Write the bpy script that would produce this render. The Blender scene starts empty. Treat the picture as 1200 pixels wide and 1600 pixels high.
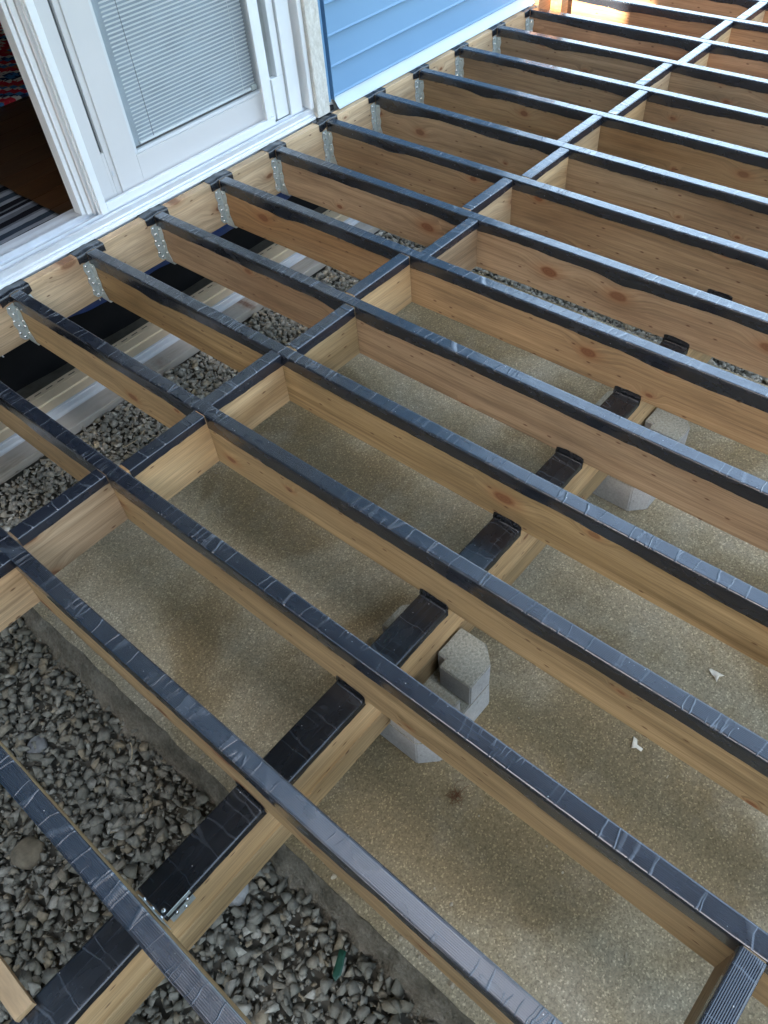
import bpy, bmesh, math, random
import numpy as np
from mathutils import Vector, Matrix, noise
S = bpy.context.scene
C = S.collection
RNG = random.Random(7)
NR = np.random.RandomState(11)

# ------------------------------------------------------------------ camera, sky, sun, exposure
cam = bpy.data.cameras.new('camera'); cam_o = bpy.data.objects.new('camera', cam); C.objects.link(cam_o)
yaw, pit, rol = math.radians(45.1426), math.radians(49.1993), math.radians(-6.0765)
fw = Vector((math.cos(yaw)*math.cos(pit), math.sin(yaw)*math.cos(pit), -math.sin(pit)))
rt = Vector((math.sin(yaw), -math.cos(yaw), 0)); up = rt.cross(fw)
r2 = math.cos(rol)*rt + math.sin(rol)*up; u2 = -math.sin(rol)*rt + math.cos(rol)*up
M = Matrix((r2, u2, -fw)).transposed().to_4x4(); M.translation = Vector((0.0838, -2.4391, 1.3811))
cam_o.matrix_world = M
cam.sensor_fit = 'VERTICAL'; cam.sensor_height = 36; cam.lens = 36*1212.8/1600
cam.clip_start = 0.02; cam.clip_end = 500
S.camera = cam_o

SUN_EL, SUN_AZ = math.radians(25), math.radians(180)       # azimuth of the direction towards the sun, from +x
w = bpy.data.worlds.new('World'); S.world = w; w.use_nodes = True
nt = w.node_tree; bg = nt.nodes['Background']
sky = nt.nodes.new('ShaderNodeTexSky'); sky.sky_type = 'NISHITA'; sky.sun_disc = False
sky.sun_elevation = SUN_EL; sky.sun_rotation = math.radians(90) - SUN_AZ
sky.dust_density = 4.0; sky.ozone_density = 0.3; sky.air_density = 0.8
hz = nt.nodes.new('ShaderNodeHueSaturation'); hz.inputs['Saturation'].default_value = .85; hz.inputs['Hue'].default_value = .487      # thin high haze
nt.links.new(sky.outputs[0], hz.inputs['Color']); nt.links.new(hz.outputs[0], bg.inputs[0]); bg.inputs[1].default_value = 0.15
sun = bpy.data.lights.new('sun', 'SUN'); sun.energy = 4; sun.angle = math.radians(0.5); sun.color = (1, .87, .7)
sun_o = bpy.data.objects.new('sun', sun); C.objects.link(sun_o)
sd = Vector((math.cos(SUN_AZ)*math.cos(SUN_EL), math.sin(SUN_AZ)*math.cos(SUN_EL), math.sin(SUN_EL)))
sun_o.rotation_euler = sd.to_track_quat('Z', 'Y').to_euler()
S.view_settings.view_transform = 'Standard'; S.view_settings.look = 'None'
S.view_settings.gamma = 1; S.view_settings.use_curve_mapping = False
S.view_settings.exposure = 3.45
S.render.engine = 'CYCLES'; S.cycles.max_bounces = 8; S.cycles.diffuse_bounces = 5

# ------------------------------------------------------------------ helpers
def tag(o, label=None, cat=None, group=None, kind=None):
    if label: o['label'] = label
    if cat: o['category'] = cat
    if group: o['group'] = group
    if kind: o['kind'] = kind
    return o
def link(name, me, mat=None, parent=None, loc=None, rot=None):
    o = bpy.data.objects.new(name, me); C.objects.link(o)
    if me is not None and mat is not None and not me.materials: me.materials.append(mat)
    if parent is not None: o.parent = parent
    if loc is not None: o.location = loc
    if rot is not None: o.rotation_euler = rot
    return o
def empty(name, loc=(0, 0, 0), rot=(0, 0, 0)):
    return link(name, None, loc=loc, rot=rot)
def mesh(name, v, f, smooth=False):
    me = bpy.data.meshes.new(name); me.from_pydata([tuple(map(float, p)) for p in v], [], f); me.update()
    if smooth: me.polygons.foreach_set('use_smooth', [True]*len(me.polygons))
    return me
def box_bm(bm, x0, x1, y0, y1, z0, z1, bev=0, seg=1):
    r = bmesh.ops.create_cube(bm, size=1)
    vs = r['verts']
    for v in vs:
        v.co = Vector((x0 if v.co.x < 0 else x1, y0 if v.co.y < 0 else y1, z0 if v.co.z < 0 else z1))
    if bev:
        es = list({e for v in vs for e in v.link_edges})
        bmesh.ops.bevel(bm, geom=es, offset=bev, segments=seg, profile=.5, affect='EDGES')
def bm_mesh(name, bm, smooth=False):
    me = bpy.data.meshes.new(name); bm.to_mesh(me); bm.free()
    if smooth: me.polygons.foreach_set('use_smooth', [True]*len(me.polygons))
    return me
def box(name, b, mat, parent=None, bev=0.0, seg=1, loc=None, rot=None):
    bm = bmesh.new(); box_bm(bm, *b, bev, seg)
    return link(name, bm_mesh(name, bm), mat, parent, loc, rot)
def extrude_x(name, prof, x0, x1, mat, parent=None, closed=True, nx=1):
    n = len(prof); v = []; f = []
    for i in range(nx+1):
        x = x0 + (x1-x0)*i/nx
        v += [(x, a, b) for a, b in prof]
    m = n if closed else n-1
    for i in range(nx):
        for k in range(m):
            a, b = i*n+k, i*n+(k+1) % n
            f.append((a, b, b+n, a+n))
    if closed: f += [tuple(range(n-1, -1, -1)), tuple(range(nx*n, nx*n+n))]
    me = mesh(name, v, f); bm = bmesh.new(); bm.from_mesh(me); bmesh.ops.recalc_face_normals(bm, faces=bm.faces); bm.to_mesh(me); bm.free()
    return link(name, me, mat, parent)

class Mat:
    def __init__(s, name, rough=.6, spec=.5):
        s.m = bpy.data.materials.new(name); s.m.use_nodes = True; s.t = s.m.node_tree
        s.b = s.t.nodes['Principled BSDF']; s.b.inputs['Roughness'].default_value = rough
        s.b.inputs['Specular IOR Level'].default_value = spec
    def n(s, typ, ins=None, **kw):
        nd = s.t.nodes.new('ShaderNode'+typ)
        for k, v in kw.items(): setattr(nd, k, v)
        for k, v in (ins or {}).items(): s.put(nd.inputs[k], v)
        return nd
    def put(s, sock, v):
        if isinstance(v, bpy.types.Node): v = v.outputs[0]
        if isinstance(v, bpy.types.NodeSocket): s.t.links.new(v, sock)
        else: sock.default_value = v
    def math(s, op, a, b=0.0, c=None):
        ins = {0: a, 1: b}
        if c is not None: ins[2] = c
        return s.n('Math', ins, operation=op).outputs[0]
    def obj(s, scale=(1, 1, 1), loc=(0, 0, 0), src='Object'):
        tc = s.n('TexCoord')
        return s.n('Mapping', {0: tc.outputs[src], 1: loc, 3: scale}).outputs[0]
    def noise(s, vec, scale, detail=3, rough=.5, dist=0, dim='3D'):
        return s.n('TexNoise', {'Vector': vec, 'Scale': scale, 'Detail': detail, 'Roughness': rough, 'Distortion': dist}, noise_dimensions=dim).outputs[0]
    def ramp(s, fac, stops, interp='LINEAR'):
        r = s.n('ValToRGB', {0: fac}); cr = r.color_ramp; cr.interpolation = interp
        while len(cr.elements) < len(stops): cr.elements.new(0.5)
        for e, (p, c) in zip(cr.elements, stops):
            e.position = p; e.color = (*c, 1) if isinstance(c, tuple) else (c, c, c, 1)
        return r.outputs[0]
    def mix(s, f, a, b, blend='MIX'):
        nd = s.n('Mix', data_type='RGBA', blend_type=blend)
        def P(i, v):
            if isinstance(v, tuple): v = (*v, 1) if len(v) == 3 else v
            s.put(nd.inputs[i], v)
        s.put(nd.inputs[0], f); P(6, a); P(7, b)
        return nd.outputs[2]
    def col(s, v):
        if isinstance(v, tuple): v = (*v, 1)
        s.put(s.b.inputs['Base Color'], v); return s
    def bump(s, h, strength=.5, dist=.002, chain=None):
        nd = s.n('Bump', {'Strength': strength, 'Distance': dist, 'Height': h})
        if chain is not None: s.put(nd.inputs['Normal'], chain)
        return nd.outputs[0]
    def norm(s, v): s.put(s.b.inputs['Normal'], v); return s

def wood(name, c_lo, c_hi, knot=(.15, .06, .025), kn=.66, rough=.62, weather=None):
    """grain runs along local X, wide face spans Z"""
    m = Mat(name, rough, .35)
    oi = m.n('ObjectInfo')
    tc = m.n('TexCoord')
    rnd = m.math('MULTIPLY', oi.outputs['Random'], 37.0)
    off = m.n('CombineXYZ', {0: rnd, 1: 0.0, 2: m.math('MULTIPLY', oi.outputs['Random'], 11.3)})
    p = m.n('VectorMath', {0: tc.outputs['Object'], 1: off.outputs[0]}, operation='ADD').outputs[0]
    sep0 = m.n('SeparateXYZ', {0: p}); kp = m.n('CombineXYZ', {0: m.math('MULTIPLY', sep0.outputs[0], 4.2), 1: m.math('MULTIPLY', sep0.outputs[2], 8.5)}).outputs[0]
    vor = m.n('TexVoronoi', {'Vector': kp, 'Scale': 1.0, 'Randomness': .95}, feature='F1', voronoi_dimensions='2D')
    ds = vor.outputs['Distance']; cc = m.n('SeparateColor', {0: vor.outputs['Color']}).outputs[0]
    has = m.math('GREATER_THAN', cc, kn)
    ds = m.math('MULTIPLY', m.math('ADD', ds, m.math('MULTIPLY', m.math('SUBTRACT', m.noise(m.n('Mapping', {0: p, 3: (30, 30, 45)}).outputs[0], 1.0, 2), .5), .07)), m.math('ADD', .75, m.math('MULTIPLY', m.n('SeparateColor', {0: vor.outputs['Color']}).outputs[1], 1.9)))
    infl = m.math('MULTIPLY', m.n('MapRange', {0: ds, 1: 0.0, 2: .5, 3: 1.0, 4: 0.0}, interpolation_type='SMOOTHSTEP').outputs[0], has)
    sep = m.n('SeparateXYZ', {0: p})
    warp = m.noise(m.n('Mapping', {0: p, 3: (1.3, 1, 5)}).outputs[0], 1.0, 2, .5)
    z2 = m.math('ADD', m.math('ADD', sep.outputs[2], m.math('MULTIPLY', infl, .03)), m.math('MULTIPLY', warp, .035))
    gv = m.n('CombineXYZ', {0: m.math('MULTIPLY', sep.outputs[0], .9), 1: m.math('MULTIPLY', sep.outputs[1], 22.0), 2: m.math('MULTIPLY', z2, 42.0)}).outputs[0]
    g1 = m.noise(gv, 1.0, 4, .62)
    fine = m.noise(m.n('CombineXYZ', {0: m.math('MULTIPLY', sep.outputs[0], 9.0), 1: m.math('MULTIPLY', sep.outputs[1], 90.0), 2: m.math('MULTIPLY', z2, 330.0)}).outputs[0], 1.0, 2, .6)
    tone = m.noise(m.n('Mapping', {0: p, 3: (1.1, 3, 4)}).outputs[0], 1.0, 2, .5)
    base = m.ramp(g1, [(.28, c_lo), (.5, tuple((a+b)/2 for a, b in zip(c_lo, c_hi))), (.75, c_hi)])
    base = m.mix(m.math('MULTIPLY', m.n('MapRange', {0: tone, 1: .5, 2: .7}).outputs[0], .55), base, (c_lo[0]*.92, c_lo[1]*.74, c_lo[2]*.58))
    base = m.mix(.5, base, m.ramp(fine, [(.35, .55), (.6, 1.0)]), 'MULTIPLY')
    stn = m.noise(m.n('Mapping', {0: p, 3: (2.2, 4, 11)}).outputs[0], 1.0, 5, .65)
    base = m.mix(.8, base, m.ramp(stn, [(.34, .68), (.5, 1.0), (.66, 1.12)]), 'MULTIPLY')
    lng = m.noise(m.n('CombineXYZ', {0: m.math('MULTIPLY', sep.outputs[0], .6), 1: 0.0, 2: m.math('MULTIPLY', z2, 95.0)}).outputs[0], 1.0, 2, .5)
    base = m.mix(.45, base, m.ramp(lng, [(.36, .6), (.5, 1.0)]), 'MULTIPLY')
    hv = m.n('HueSaturation', {0: .5, 1: m.math('ADD', .90, m.math('MULTIPLY', oi.outputs['Random'], .16)), 2: m.math('ADD', .84, m.math('MULTIPLY', m.math('FRACT', m.math('MULTIPLY', oi.outputs['Random'], 13.7)), .22)), 4: base}).outputs[0]
    halo = m.math('MULTIPLY', m.n('MapRange', {0: ds, 1: .06, 2: .3, 3: 1.0, 4: 0.0}, interpolation_type='SMOOTHSTEP').outputs[0], has)
    c = m.mix(m.math('MULTIPLY', halo, .5), hv, (knot[0]*1.8, knot[1]*1.9, knot[2]*1.8))
    rings = m.n('MapRange', {0: m.math('SINE', m.math('MULTIPLY', ds, 150.0)), 1: -1.0, 2: 1.0, 3: .5, 4: 1.0}).outputs[0]
    core = m.math('MULTIPLY', m.n('MapRange', {0: m.math('ADD', ds, m.math('MULTIPLY', cc, -.04)), 1: .045, 2: .095, 3: 1.0, 4: 0.0}, interpolation_type='SMOOTHSTEP').outputs[0], has)
    kc = m.mix(rings, (knot[0]*.6, knot[1]*.6, knot[2]*.6), m.mix(m.n('SeparateColor', {0: vor.outputs['Color']}).outputs[2], knot, tuple(min(1, k*1.5) for k in knot)))
    core = m.math('MULTIPLY', core, m.math('ADD', .6, m.math('MULTIPLY', m.n('SeparateColor', {0: vor.outputs['Color']}).outputs[2], .4)))
    c = m.mix(core, c, kc)
    # small pin knots and dark flecks
    v2 = m.n('TexVoronoi', {'Vector': m.n('CombineXYZ', {0: m.math('MULTIPLY', sep0.outputs[0], 9.0), 1: m.math('MULTIPLY', sep0.outputs[2], 24.0)}).outputs[0], 'Scale': 1.0}, feature='F1', voronoi_dimensions='2D')
    fl = m.math('MULTIPLY', m.n('MapRange', {0: v2.outputs['Distance'], 1: .035, 2: .085, 3: 1.0, 4: 0.0}).outputs[0], m.math('GREATER_THAN', m.n('SeparateColor', {0: v2.outputs['Color']}).outputs[1], .62))
    c = m.mix(m.math('MULTIPLY', fl, .8), c, (knot[0]*.6, knot[1]*.55, knot[2]*.5))
    if weather:
        wn = m.noise(m.n('Mapping', {0: p, 3: (3, 8, 8)}).outputs[0], 1.0, 5, .65)
        c = m.mix(m.n('MapRange', {0: wn, 1: .35, 2: .6}).outputs[0], c, weather)
    m.col(c)
    m.put(m.b.inputs['Roughness'], m.n('MapRange', {0: g1, 3: rough-.12, 4: rough+.12}).outputs[0])
    m.norm(m.bump(fine, .35, .0008, m.bump(g1, .25, .0012)))
    return m.m
WOOD = wood('joist_lumber', (.275, .185, .086), (.50, .355, .185))
WOOD_MID = wood('brown_joist_lumber', (.285, .180, .093), (.49, .335, .190))
WOOD_RED = wood('reddish_lumber', (.34, .165, .075), (.54, .30, .15), kn=.66)
WOOD_PALE = wood('pale_lumber', (.47, .30, .145), (.69, .49, .275), kn=.66)
WOOD_GREY = wood('weathered_lumber', (.42, .36, .27), (.60, .53, .43), kn=.8, weather=(.50, .47, .41))

def tape_mat(name, ribs, crease=1.0, tint=(.010, .013, .020), coat=.55):
    m = Mat(name, .3, .6)
    m.b.inputs['Coat Weight'].default_value = coat; m.b.inputs['Coat IOR'].default_value = 1.7; m.b.inputs['Coat Roughness'].default_value = .2
    oi = m.n('ObjectInfo'); tc = m.n('TexCoord')
    off = m.n('CombineXYZ', {0: m.math('MULTIPLY', oi.outputs['Random'], 53.0)})
    p = m.n('VectorMath', {0: tc.outputs['Object'], 1: off.outputs[0]}, operation='ADD').outputs[0]
    sep = m.n('SeparateXYZ', {0: p})
    big = m.noise(m.n('Mapping', {0: p, 3: (1.6, 4, 4)}).outputs[0], 1.0, 2)
    mask = m.n('MapRange', {0: big, 1: .40, 2: .60}).outputs[0]
    # crosswise creases
    wv = m.n('VectorMath', {0: p, 1: m.n('VectorMath', {0: m.n('TexNoise', {'Vector': p, 'Scale': 18.0, 'Detail': 2}).outputs['Color'], 1: (.022, .02, 0)}, operation='MULTIPLY').outputs[0]}, operation='ADD').outputs[0]
    ed = m.n('TexVoronoi', {'Vector': m.n('Mapping', {0: wv, 3: (15, 1.2, 1.2)}).outputs[0], 'Scale': 1.0}, feature='DISTANCE_TO_EDGE').outputs[0]
    cr = m.n('MapRange', {0: ed, 1: 0.0, 2: .028, 3: 1.0, 4: 0.0}, interpolation_type='SMOOTHSTEP').outputs[0]
    ed2 = m.n('TexVoronoi', {'Vector': m.n('Mapping', {0: wv, 3: (46, 5, 5)}).outputs[0], 'Scale': 1.0}, feature='DISTANCE_TO_EDGE').outputs[0]
    cr2 = m.n('MapRange', {0: ed2, 1: 0.0, 2: .05, 3: .6, 4: 0.0}, interpolation_type='SMOOTHSTEP').outputs[0]
    mask2 = m.n('MapRange', {0: m.noise(m.n('Mapping', {0: p, 3: (5, 9, 9)}).outputs[0], 1.0, 2), 1: .54, 2: .64}).outputs[0]
    topf = m.n('MapRange', {0: m.n('SeparateXYZ', {0: m.n('NewGeometry').outputs['Normal']}).outputs[2], 1: .3, 2: .8}).outputs[0]
    crs = m.math('MULTIPLY', topf, m.math('ADD', m.math('MULTIPLY', cr, m.math('ADD', .05, m.math('MULTIPLY', mask, .7))), m.math('MULTIPLY', cr2, mask2)))
    # streaks along the tape
    st = m.noise(m.n('Mapping', {0: p, 3: (2.5, 420, 420)}).outputs[0], 1.0, 3, .7)
    soft = m.noise(m.n('Mapping', {0: p, 3: (14, 30, 30)}).outputs[0], 1.0, 3, .5)
    spk = m.n('TexVoronoi', {'Vector': p, 'Scale': 95.0}, feature='F1')
    sp = m.math('MULTIPLY', m.n('MapRange', {0: spk.outputs['Distance'], 1: .07, 2: .13, 3: 1.0, 4: 0.0}).outputs[0], m.math('GREATER_THAN', m.n('SeparateColor', {0: spk.outputs['Color']}).outputs[0], .93))
    dust = m.n('MapRange', {0: m.noise(m.n('Mapping', {0: p, 3: (3, 12, 12)}).outputs[0], 1.0, 4, .6), 1: .4, 2: .75, 3: 0.0, 4: .05}).outputs[0]
    c = m.mix(dust, tint, (.16, .17, .18))
    c = m.mix(m.n('MapRange', {0: st, 1: .55, 2: .8, 3: 0.0, 4: .22}).outputs[0], c, (.12, .14, .18))
    c = m.mix(m.math('MULTIPLY', sp, .7), c, (.55, .55, .52))
    c = m.mix(m.math('MULTIPLY', m.math('MINIMUM', crs, 1.0), .20), c, (.34, .38, .42))  # creases lightened in colour to stand in for their specular glints
    m.col(c)
    m.put(m.b.inputs['Roughness'], m.n('MapRange', {0: soft, 3: .16, 4: .36}).outputs[0])
    n1 = m.bump(soft, .5, .0012)
    n1 = m.bump(crs, .8*crease, .0022, n1)
    if ribs:
        # parallel embossed ribs along the tape
        wv2 = m.math('SINE', m.math('MULTIPLY', m.math('ADD', sep.outputs[1], m.math('MULTIPLY', big, .0015)), 2*math.pi/.0034))
        n1 = m.bump(wv2, ribs, .0009, n1)
    n1 = m.bump(st, .25, .0004, n1)
    m.norm(n1); m.put(m.b.inputs['Coat Normal'], n1)
    return m.m
TAPE = tape_mat('butyl_joist_tape', .12)
TAPE_RIB = tape_mat('ribbed_joist_tape', .42, .8)
TAPE_BLACK = tape_mat('black_beam_tape', .03, .15, (.009, .011, .014), .12)

def concrete():
    m = Mat('slab_concrete', .85, .3); p = m.obj()
    a = m.noise(p, 1.7, 4, .55, .6); b = m.noise(m.obj(loc=(5, 2, 1)), 4.5, 5, .6); f = m.noise(p, 120, 3, .7)
    c = m.ramp(a, [(.34, (.39, .345, .245)), (.47, (.345, .288, .180)), (.55, (.265, .205, .112)), (.68, (.235, .175, .088))])
    c = m.mix(m.n('MapRange', {0: b, 1: .52, 2: .75, 4: .4}).outputs[0], c, (.40, .365, .28))
    c = m.mix(m.n('MapRange', {0: b, 1: .42, 2: .3, 4: .5}).outputs[0], c, (.20, .165, .10))
    v = m.n('TexVoronoi', {'Vector': p, 'Scale': 280.0}, feature='F1')
    vc = m.n('SeparateColor', {0: v.outputs['Color']}).outputs[0]
    c = m.mix(.75, c, m.ramp(vc, [(0, .6), (.4, .9), (.88, 1.1), (.95, 1.75)]), 'MULTIPLY')
    c = m.mix(.6, c, m.ramp(f, [(.3, .6), (.7, 1.35)]), 'MULTIPLY')
    m.col(c); m.norm(m.bump(f, .5, .002, m.bump(vc, .5, .0012, m.bump(b, .3, .01))))
    return m.m
CONC = concrete()
def concrete_edge():
    m = Mat('broken_slab_edge', .9, .25); p = m.obj()
    a = m.noise(p, 14, 6, .65); v = m.n('TexVoronoi', {'Vector': p, 'Scale': 55.0}, feature='F1')
    c = m.ramp(a, [(.3, (.11, .095, .065)), (.5, (.22, .19, .14)), (.7, (.34, .30, .23))])
    f = m.noise(p, 110, 4, .7)
    c = m.mix(.7, c, m.ramp(f, [(.3, .55), (.7, 1.4)]), 'MULTIPLY')
    m.col(c); m.norm(m.bump(a, .9, .03, m.bump(f, .8, .004)))
    return m.m
EDGE = concrete_edge()
def blockmat():
    m = Mat('cast_concrete', .88, .3); p = m.obj()
    a = m.noise(p, 6, 3); f = m.noise(p, 150, 3, .7); v = m.n('TexVoronoi', {'Vector': p, 'Scale': 60.0}, feature='F1')
    pit_ = m.n('MapRange', {0: v.outputs['Distance'], 1: .1, 2: .22, 3: 1.0, 4: 0.0}).outputs[0]
    pit_ = m.math('MULTIPLY', pit_, m.math('GREATER_THAN', m.n('SeparateColor', {0: v.outputs['Color']}).outputs[0], .8))
    c = m.ramp(a, [(.35, (.33, .33, .32)), (.65, (.43, .43, .42))])
    gm = m.n('SeparateXYZ', {0: m.n('NewGeometry').outputs['Normal']}).outputs[2]
    c = m.mix(m.n('MapRange', {0: gm, 1: .6, 2: .9}).outputs[0], c, m.ramp(f, [(.3, (.24, .225, .17)), (.7, (.40, .38, .30))]))  # sandy dirt lies on the upward faces
    c = m.mix(m.math('MULTIPLY', pit_, .6), c, (.12, .11, .10)); c = m.mix(.5, c, m.ramp(f, [(.3, .7), (.7, 1.3)]), 'MULTIPLY')
    m.col(c); m.norm(m.bump(f, .6, .003, m.bump(pit_, -.6, .003)))
    return m.m
BLOCK = blockmat()
def gravel_mat(name, lo, hi, tan):
    m = Mat(name, .85, .3); g = m.n('NewGeometry'); r = g.outputs['Random Per Island']
    c = m.ramp(r, [(0, lo), (.35, tuple((a*.7+b*.3) for a, b in zip(lo, hi))), (.62, tuple((a+b)/2 for a, b in zip(lo, hi))), (.8, tan), (.9, hi), (1, tuple(x*1.35 for x in hi))])
    p = m.obj(); f = m.noise(p, 90, 4, .65); b = m.noise(p, 3, 2)
    c = m.mix(.8, c, m.ramp(f, [(.3, .7), (.7, 1.3)]), 'MULTIPLY')
    c = m.mix(m.n('MapRange', {0: b, 1: .5, 2: .75, 4: .45}).outputs[0], c, (.10, .09, .055))
    m.col(c); m.norm(m.bump(f, .6, .003)); return m.m
GRAVEL = gravel_mat('crushed_stone', (.155, .148, .115), (.265, .255, .21), (.26, .215, .14))
GRAVEL_L = gravel_mat('pale_crushed_stone', (.30, .285, .235), (.50, .475, .40), (.46, .38, .25))
def plain(name, c, rough=.5, spec=.5, metal=0, var=.12, scale=8, bump=0):
    m = Mat(name, rough, spec); m.b.inputs['Metallic'].default_value = metal
    a = m.noise(m.obj(), scale, 4, .6)
    m.col(m.mix(m.n('MapRange', {0: a, 1: .3, 2: .7}).outputs[0], tuple(x*(1-var) for x in c), tuple(min(1, x*(1+var)) for x in c)))
    if bump: m.norm(m.bump(a, bump, .003))
    return m.m
WHITE = plain('white_vinyl', (.74, .76, .76), .32, .5, var=.05, scale=5)
ALU = plain('mill_aluminium_track', (.70, .73, .76), .3, .5, metal=.35, var=.06, scale=20)
PANEL = plain('painted_panel', (.70, .68, .66), .5, .4, var=.03, scale=3)
SOIL = plain('dark_soil', (.12, .11, .085), .95, .2, var=.35, scale=12, bump=.8)
def galv():
    m = Mat('galvanised_steel', .42, .5); m.b.inputs['Metallic'].default_value = .55
    v = m.n('TexVoronoi', {'Vector': m.obj(), 'Scale': 120.0})
    c = m.ramp(m.n('SeparateColor', {0: v.outputs['Color']}).outputs[0], [(0, (.50, .55, .53)), (1, (.62, .67, .65))])
    m.col(c); m.norm(m.bump(m.noise(m.obj(), 60, 2), .2, .001)); return m.m
GALV = galv()
NAIL = plain('bright_nail', (.82, .84, .82), .22, .6, metal=.9)
def vinyl_blue():
    m = Mat('blue_vinyl_siding', .42, .45)
    g = m.noise(m.obj((3, 20, 60)), 1.0, 4, .6, 1.0); b = m.noise(m.obj(), 1.5, 2)
    m.col(m.mix(m.n('MapRange', {0: b, 1: .35, 2: .65}).outputs[0], (.130, .262, .415), (.155, .30, .46))); m.norm(m.bump(g, .18, .0012)); return m.m
BLUE = vinyl_blue()
def stucco():
    m = Mat('stippled_casing', .8, .3); p = m.obj((1, 1, .45))
    f = m.noise(p, 230, 3, .7); b = m.noise(p, 60, 3)
    c = m.ramp(b, [(.3, (.52, .49, .42)), (.7, (.68, .66, .60))])
    m.col(m.mix(.5, c, m.ramp(f, [(.3, .7), (.7, 1.25)]), 'MULTIPLY')); m.norm(m.bump(f, .5, .002)); return m.m
STUCCO = stucco()
def glass():
    m = Mat('window_glass', .02, .5)
    m.b.inputs['Base Color'].default_value = (.96, .99, .98, 1); m.b.inputs['Transmission Weight'].default_value = 1; m.b.inputs['IOR'].default_value = 1.15
    return m.m
GLASS = glass()
def screen():
    m = Mat('insect_screen', .6, .4); tr = m.n('BsdfTransparent'); mx = m.n('MixShader', {0: .16})
    m.col((.42, .43, .44)); out = m.t.nodes['Material Output']
    m.t.links.new(tr.outputs[0], mx.inputs[1]); m.t.links.new(m.b.outputs[0], mx.inputs[2]); m.t.links.new(mx.outputs[0], out.inputs[0])
    return m.m
SCREEN = screen()
SLAT = plain('blind_slat', (.93, .94, .95), .4, .5, var=.03)
DARK = plain('shade_and_trim_black', (.02, .02, .02), .9, .1)  # near black; on the foundation it paints in a shaded void
WRAP = plain('navy_housewrap', (.018, .05, .17), .45, .5, var=.3, scale=14, bump=.5)
TAN = plain('tan_vinyl_trim', (.74, .60, .40), .5, .4, var=.1)

# ------------------------------------------------------------------ ground
def grid_obj(name, x0, x1, y0, y1, nx, ny, zf, mat, smooth=True):
    v = []; f = []
    for j in range(ny+1):
        for i in range(nx+1):
            x = x0+(x1-x0)*i/nx; y = y0+(y1-y0)*j/ny; v.append((x, y, zf(x, y)))
    for j in range(ny):
        for i in range(nx):
            a = j*(nx+1)+i; f.append((a, a+1, a+nx+2, a+nx+1))
    return link(name, mesh(name, v, f, smooth), mat)
tag(grid_obj('ground', -60, 60, -60, 60, 4, 4, lambda x, y: -.70, SOIL), kind='structure')
def soil_z(x, y):
    return -.60 + .02*noise.noise(Vector((x*3, y*3, 0))) + (.045 if y > -.6 and x > .25 else .045*max(0, min(1, (y+1.0)/.4)))
tag(grid_obj('soil_bed', -1.6, 4.7, -4.4, .34, 120, 90, lambda x, y: soil_z(x, y) - .012, SOIL), kind='structure')

SL = -.508      # top of the slab
SX0, SX1, SY0, SY1 = .302, 2.51, -4.3, -.600
def slab():
    v = []; f = []; n = 240
    # near edge runs along y: rough broken side, several rows
    rows = [(0, 0), (.0, -.012), (-.012, -.03), (-.022, -.055), (-.032, -.085), (-.05, -.115), (-.075, -.14)]
    for j in range(n+1):
        y = SY0 + (SY1-SY0)*j/n
        e = .006*noise.noise(Vector((0, y*9, 3))) + .004*noise.noise(Vector((0, y*40, 1)))
        for k, (dx, dz) in enumerate(rows):
            a = .006 + .012*k*.6
            nx_ = noise.noise(Vector((k*1.7, y*11, 0)))*a + noise.noise(Vector((k*3.1, y*34, 5)))*a*.7
            if k == 0: v.append((SX0+e, y, SL))
            else: v.append((SX0+dx+e-abs(nx_)*.8*k/3+(.02 if y > -1.2 else 0)*-k*.2, y, SL+dz+noise.noise(Vector((k, y*20, 9)))*.004*k))
    m = len(rows)
    for j in range(n):
        for k in range(m-1):
            a = j*m+k; f.append((a, a+1, a+m+1, a+m))
    me = mesh('slab_side', v, f, True); side = link('broken_edge', me, EDGE)
    xs = np.linspace(SX0, SX1, 90); ys = np.linspace(SY0, SY1, 130); v = []; f = []
    for y in ys:
        e = .006*noise.noise(Vector((0, y*9, 3))) + .004*noise.noise(Vector((0, y*40, 1)))
        for i, x in enumerate(xs):
            v.append((x+(e if i == 0 else 0), y, SL + (0 if i == 0 else .0015*noise.noise(Vector((x*4, y*4, 0))))))
    nx = len(xs)
    for j in range(len(ys)-1):
        for i in range(nx-1):
            a = j*nx+i; f.append((a, a+1, a+nx+1, a+nx))
    # thickness on the other three sides
    b = len(v)
    v += [(SX0+.01, SY1, SL), (SX1, SY1, SL), (SX1, SY0, SL), (SX0+.01, SY1, -.68), (SX1, SY1, -.68), (SX1, SY0, -.68)]
    f += [(b, b+1, b+4, b+3), (b+1, b+2, b+5, b+4)]
    top = link('concrete_slab', mesh('concrete_slab', v, f, True), CONC); tag(top, kind='structure')
    side.parent = top
slab()

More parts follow.
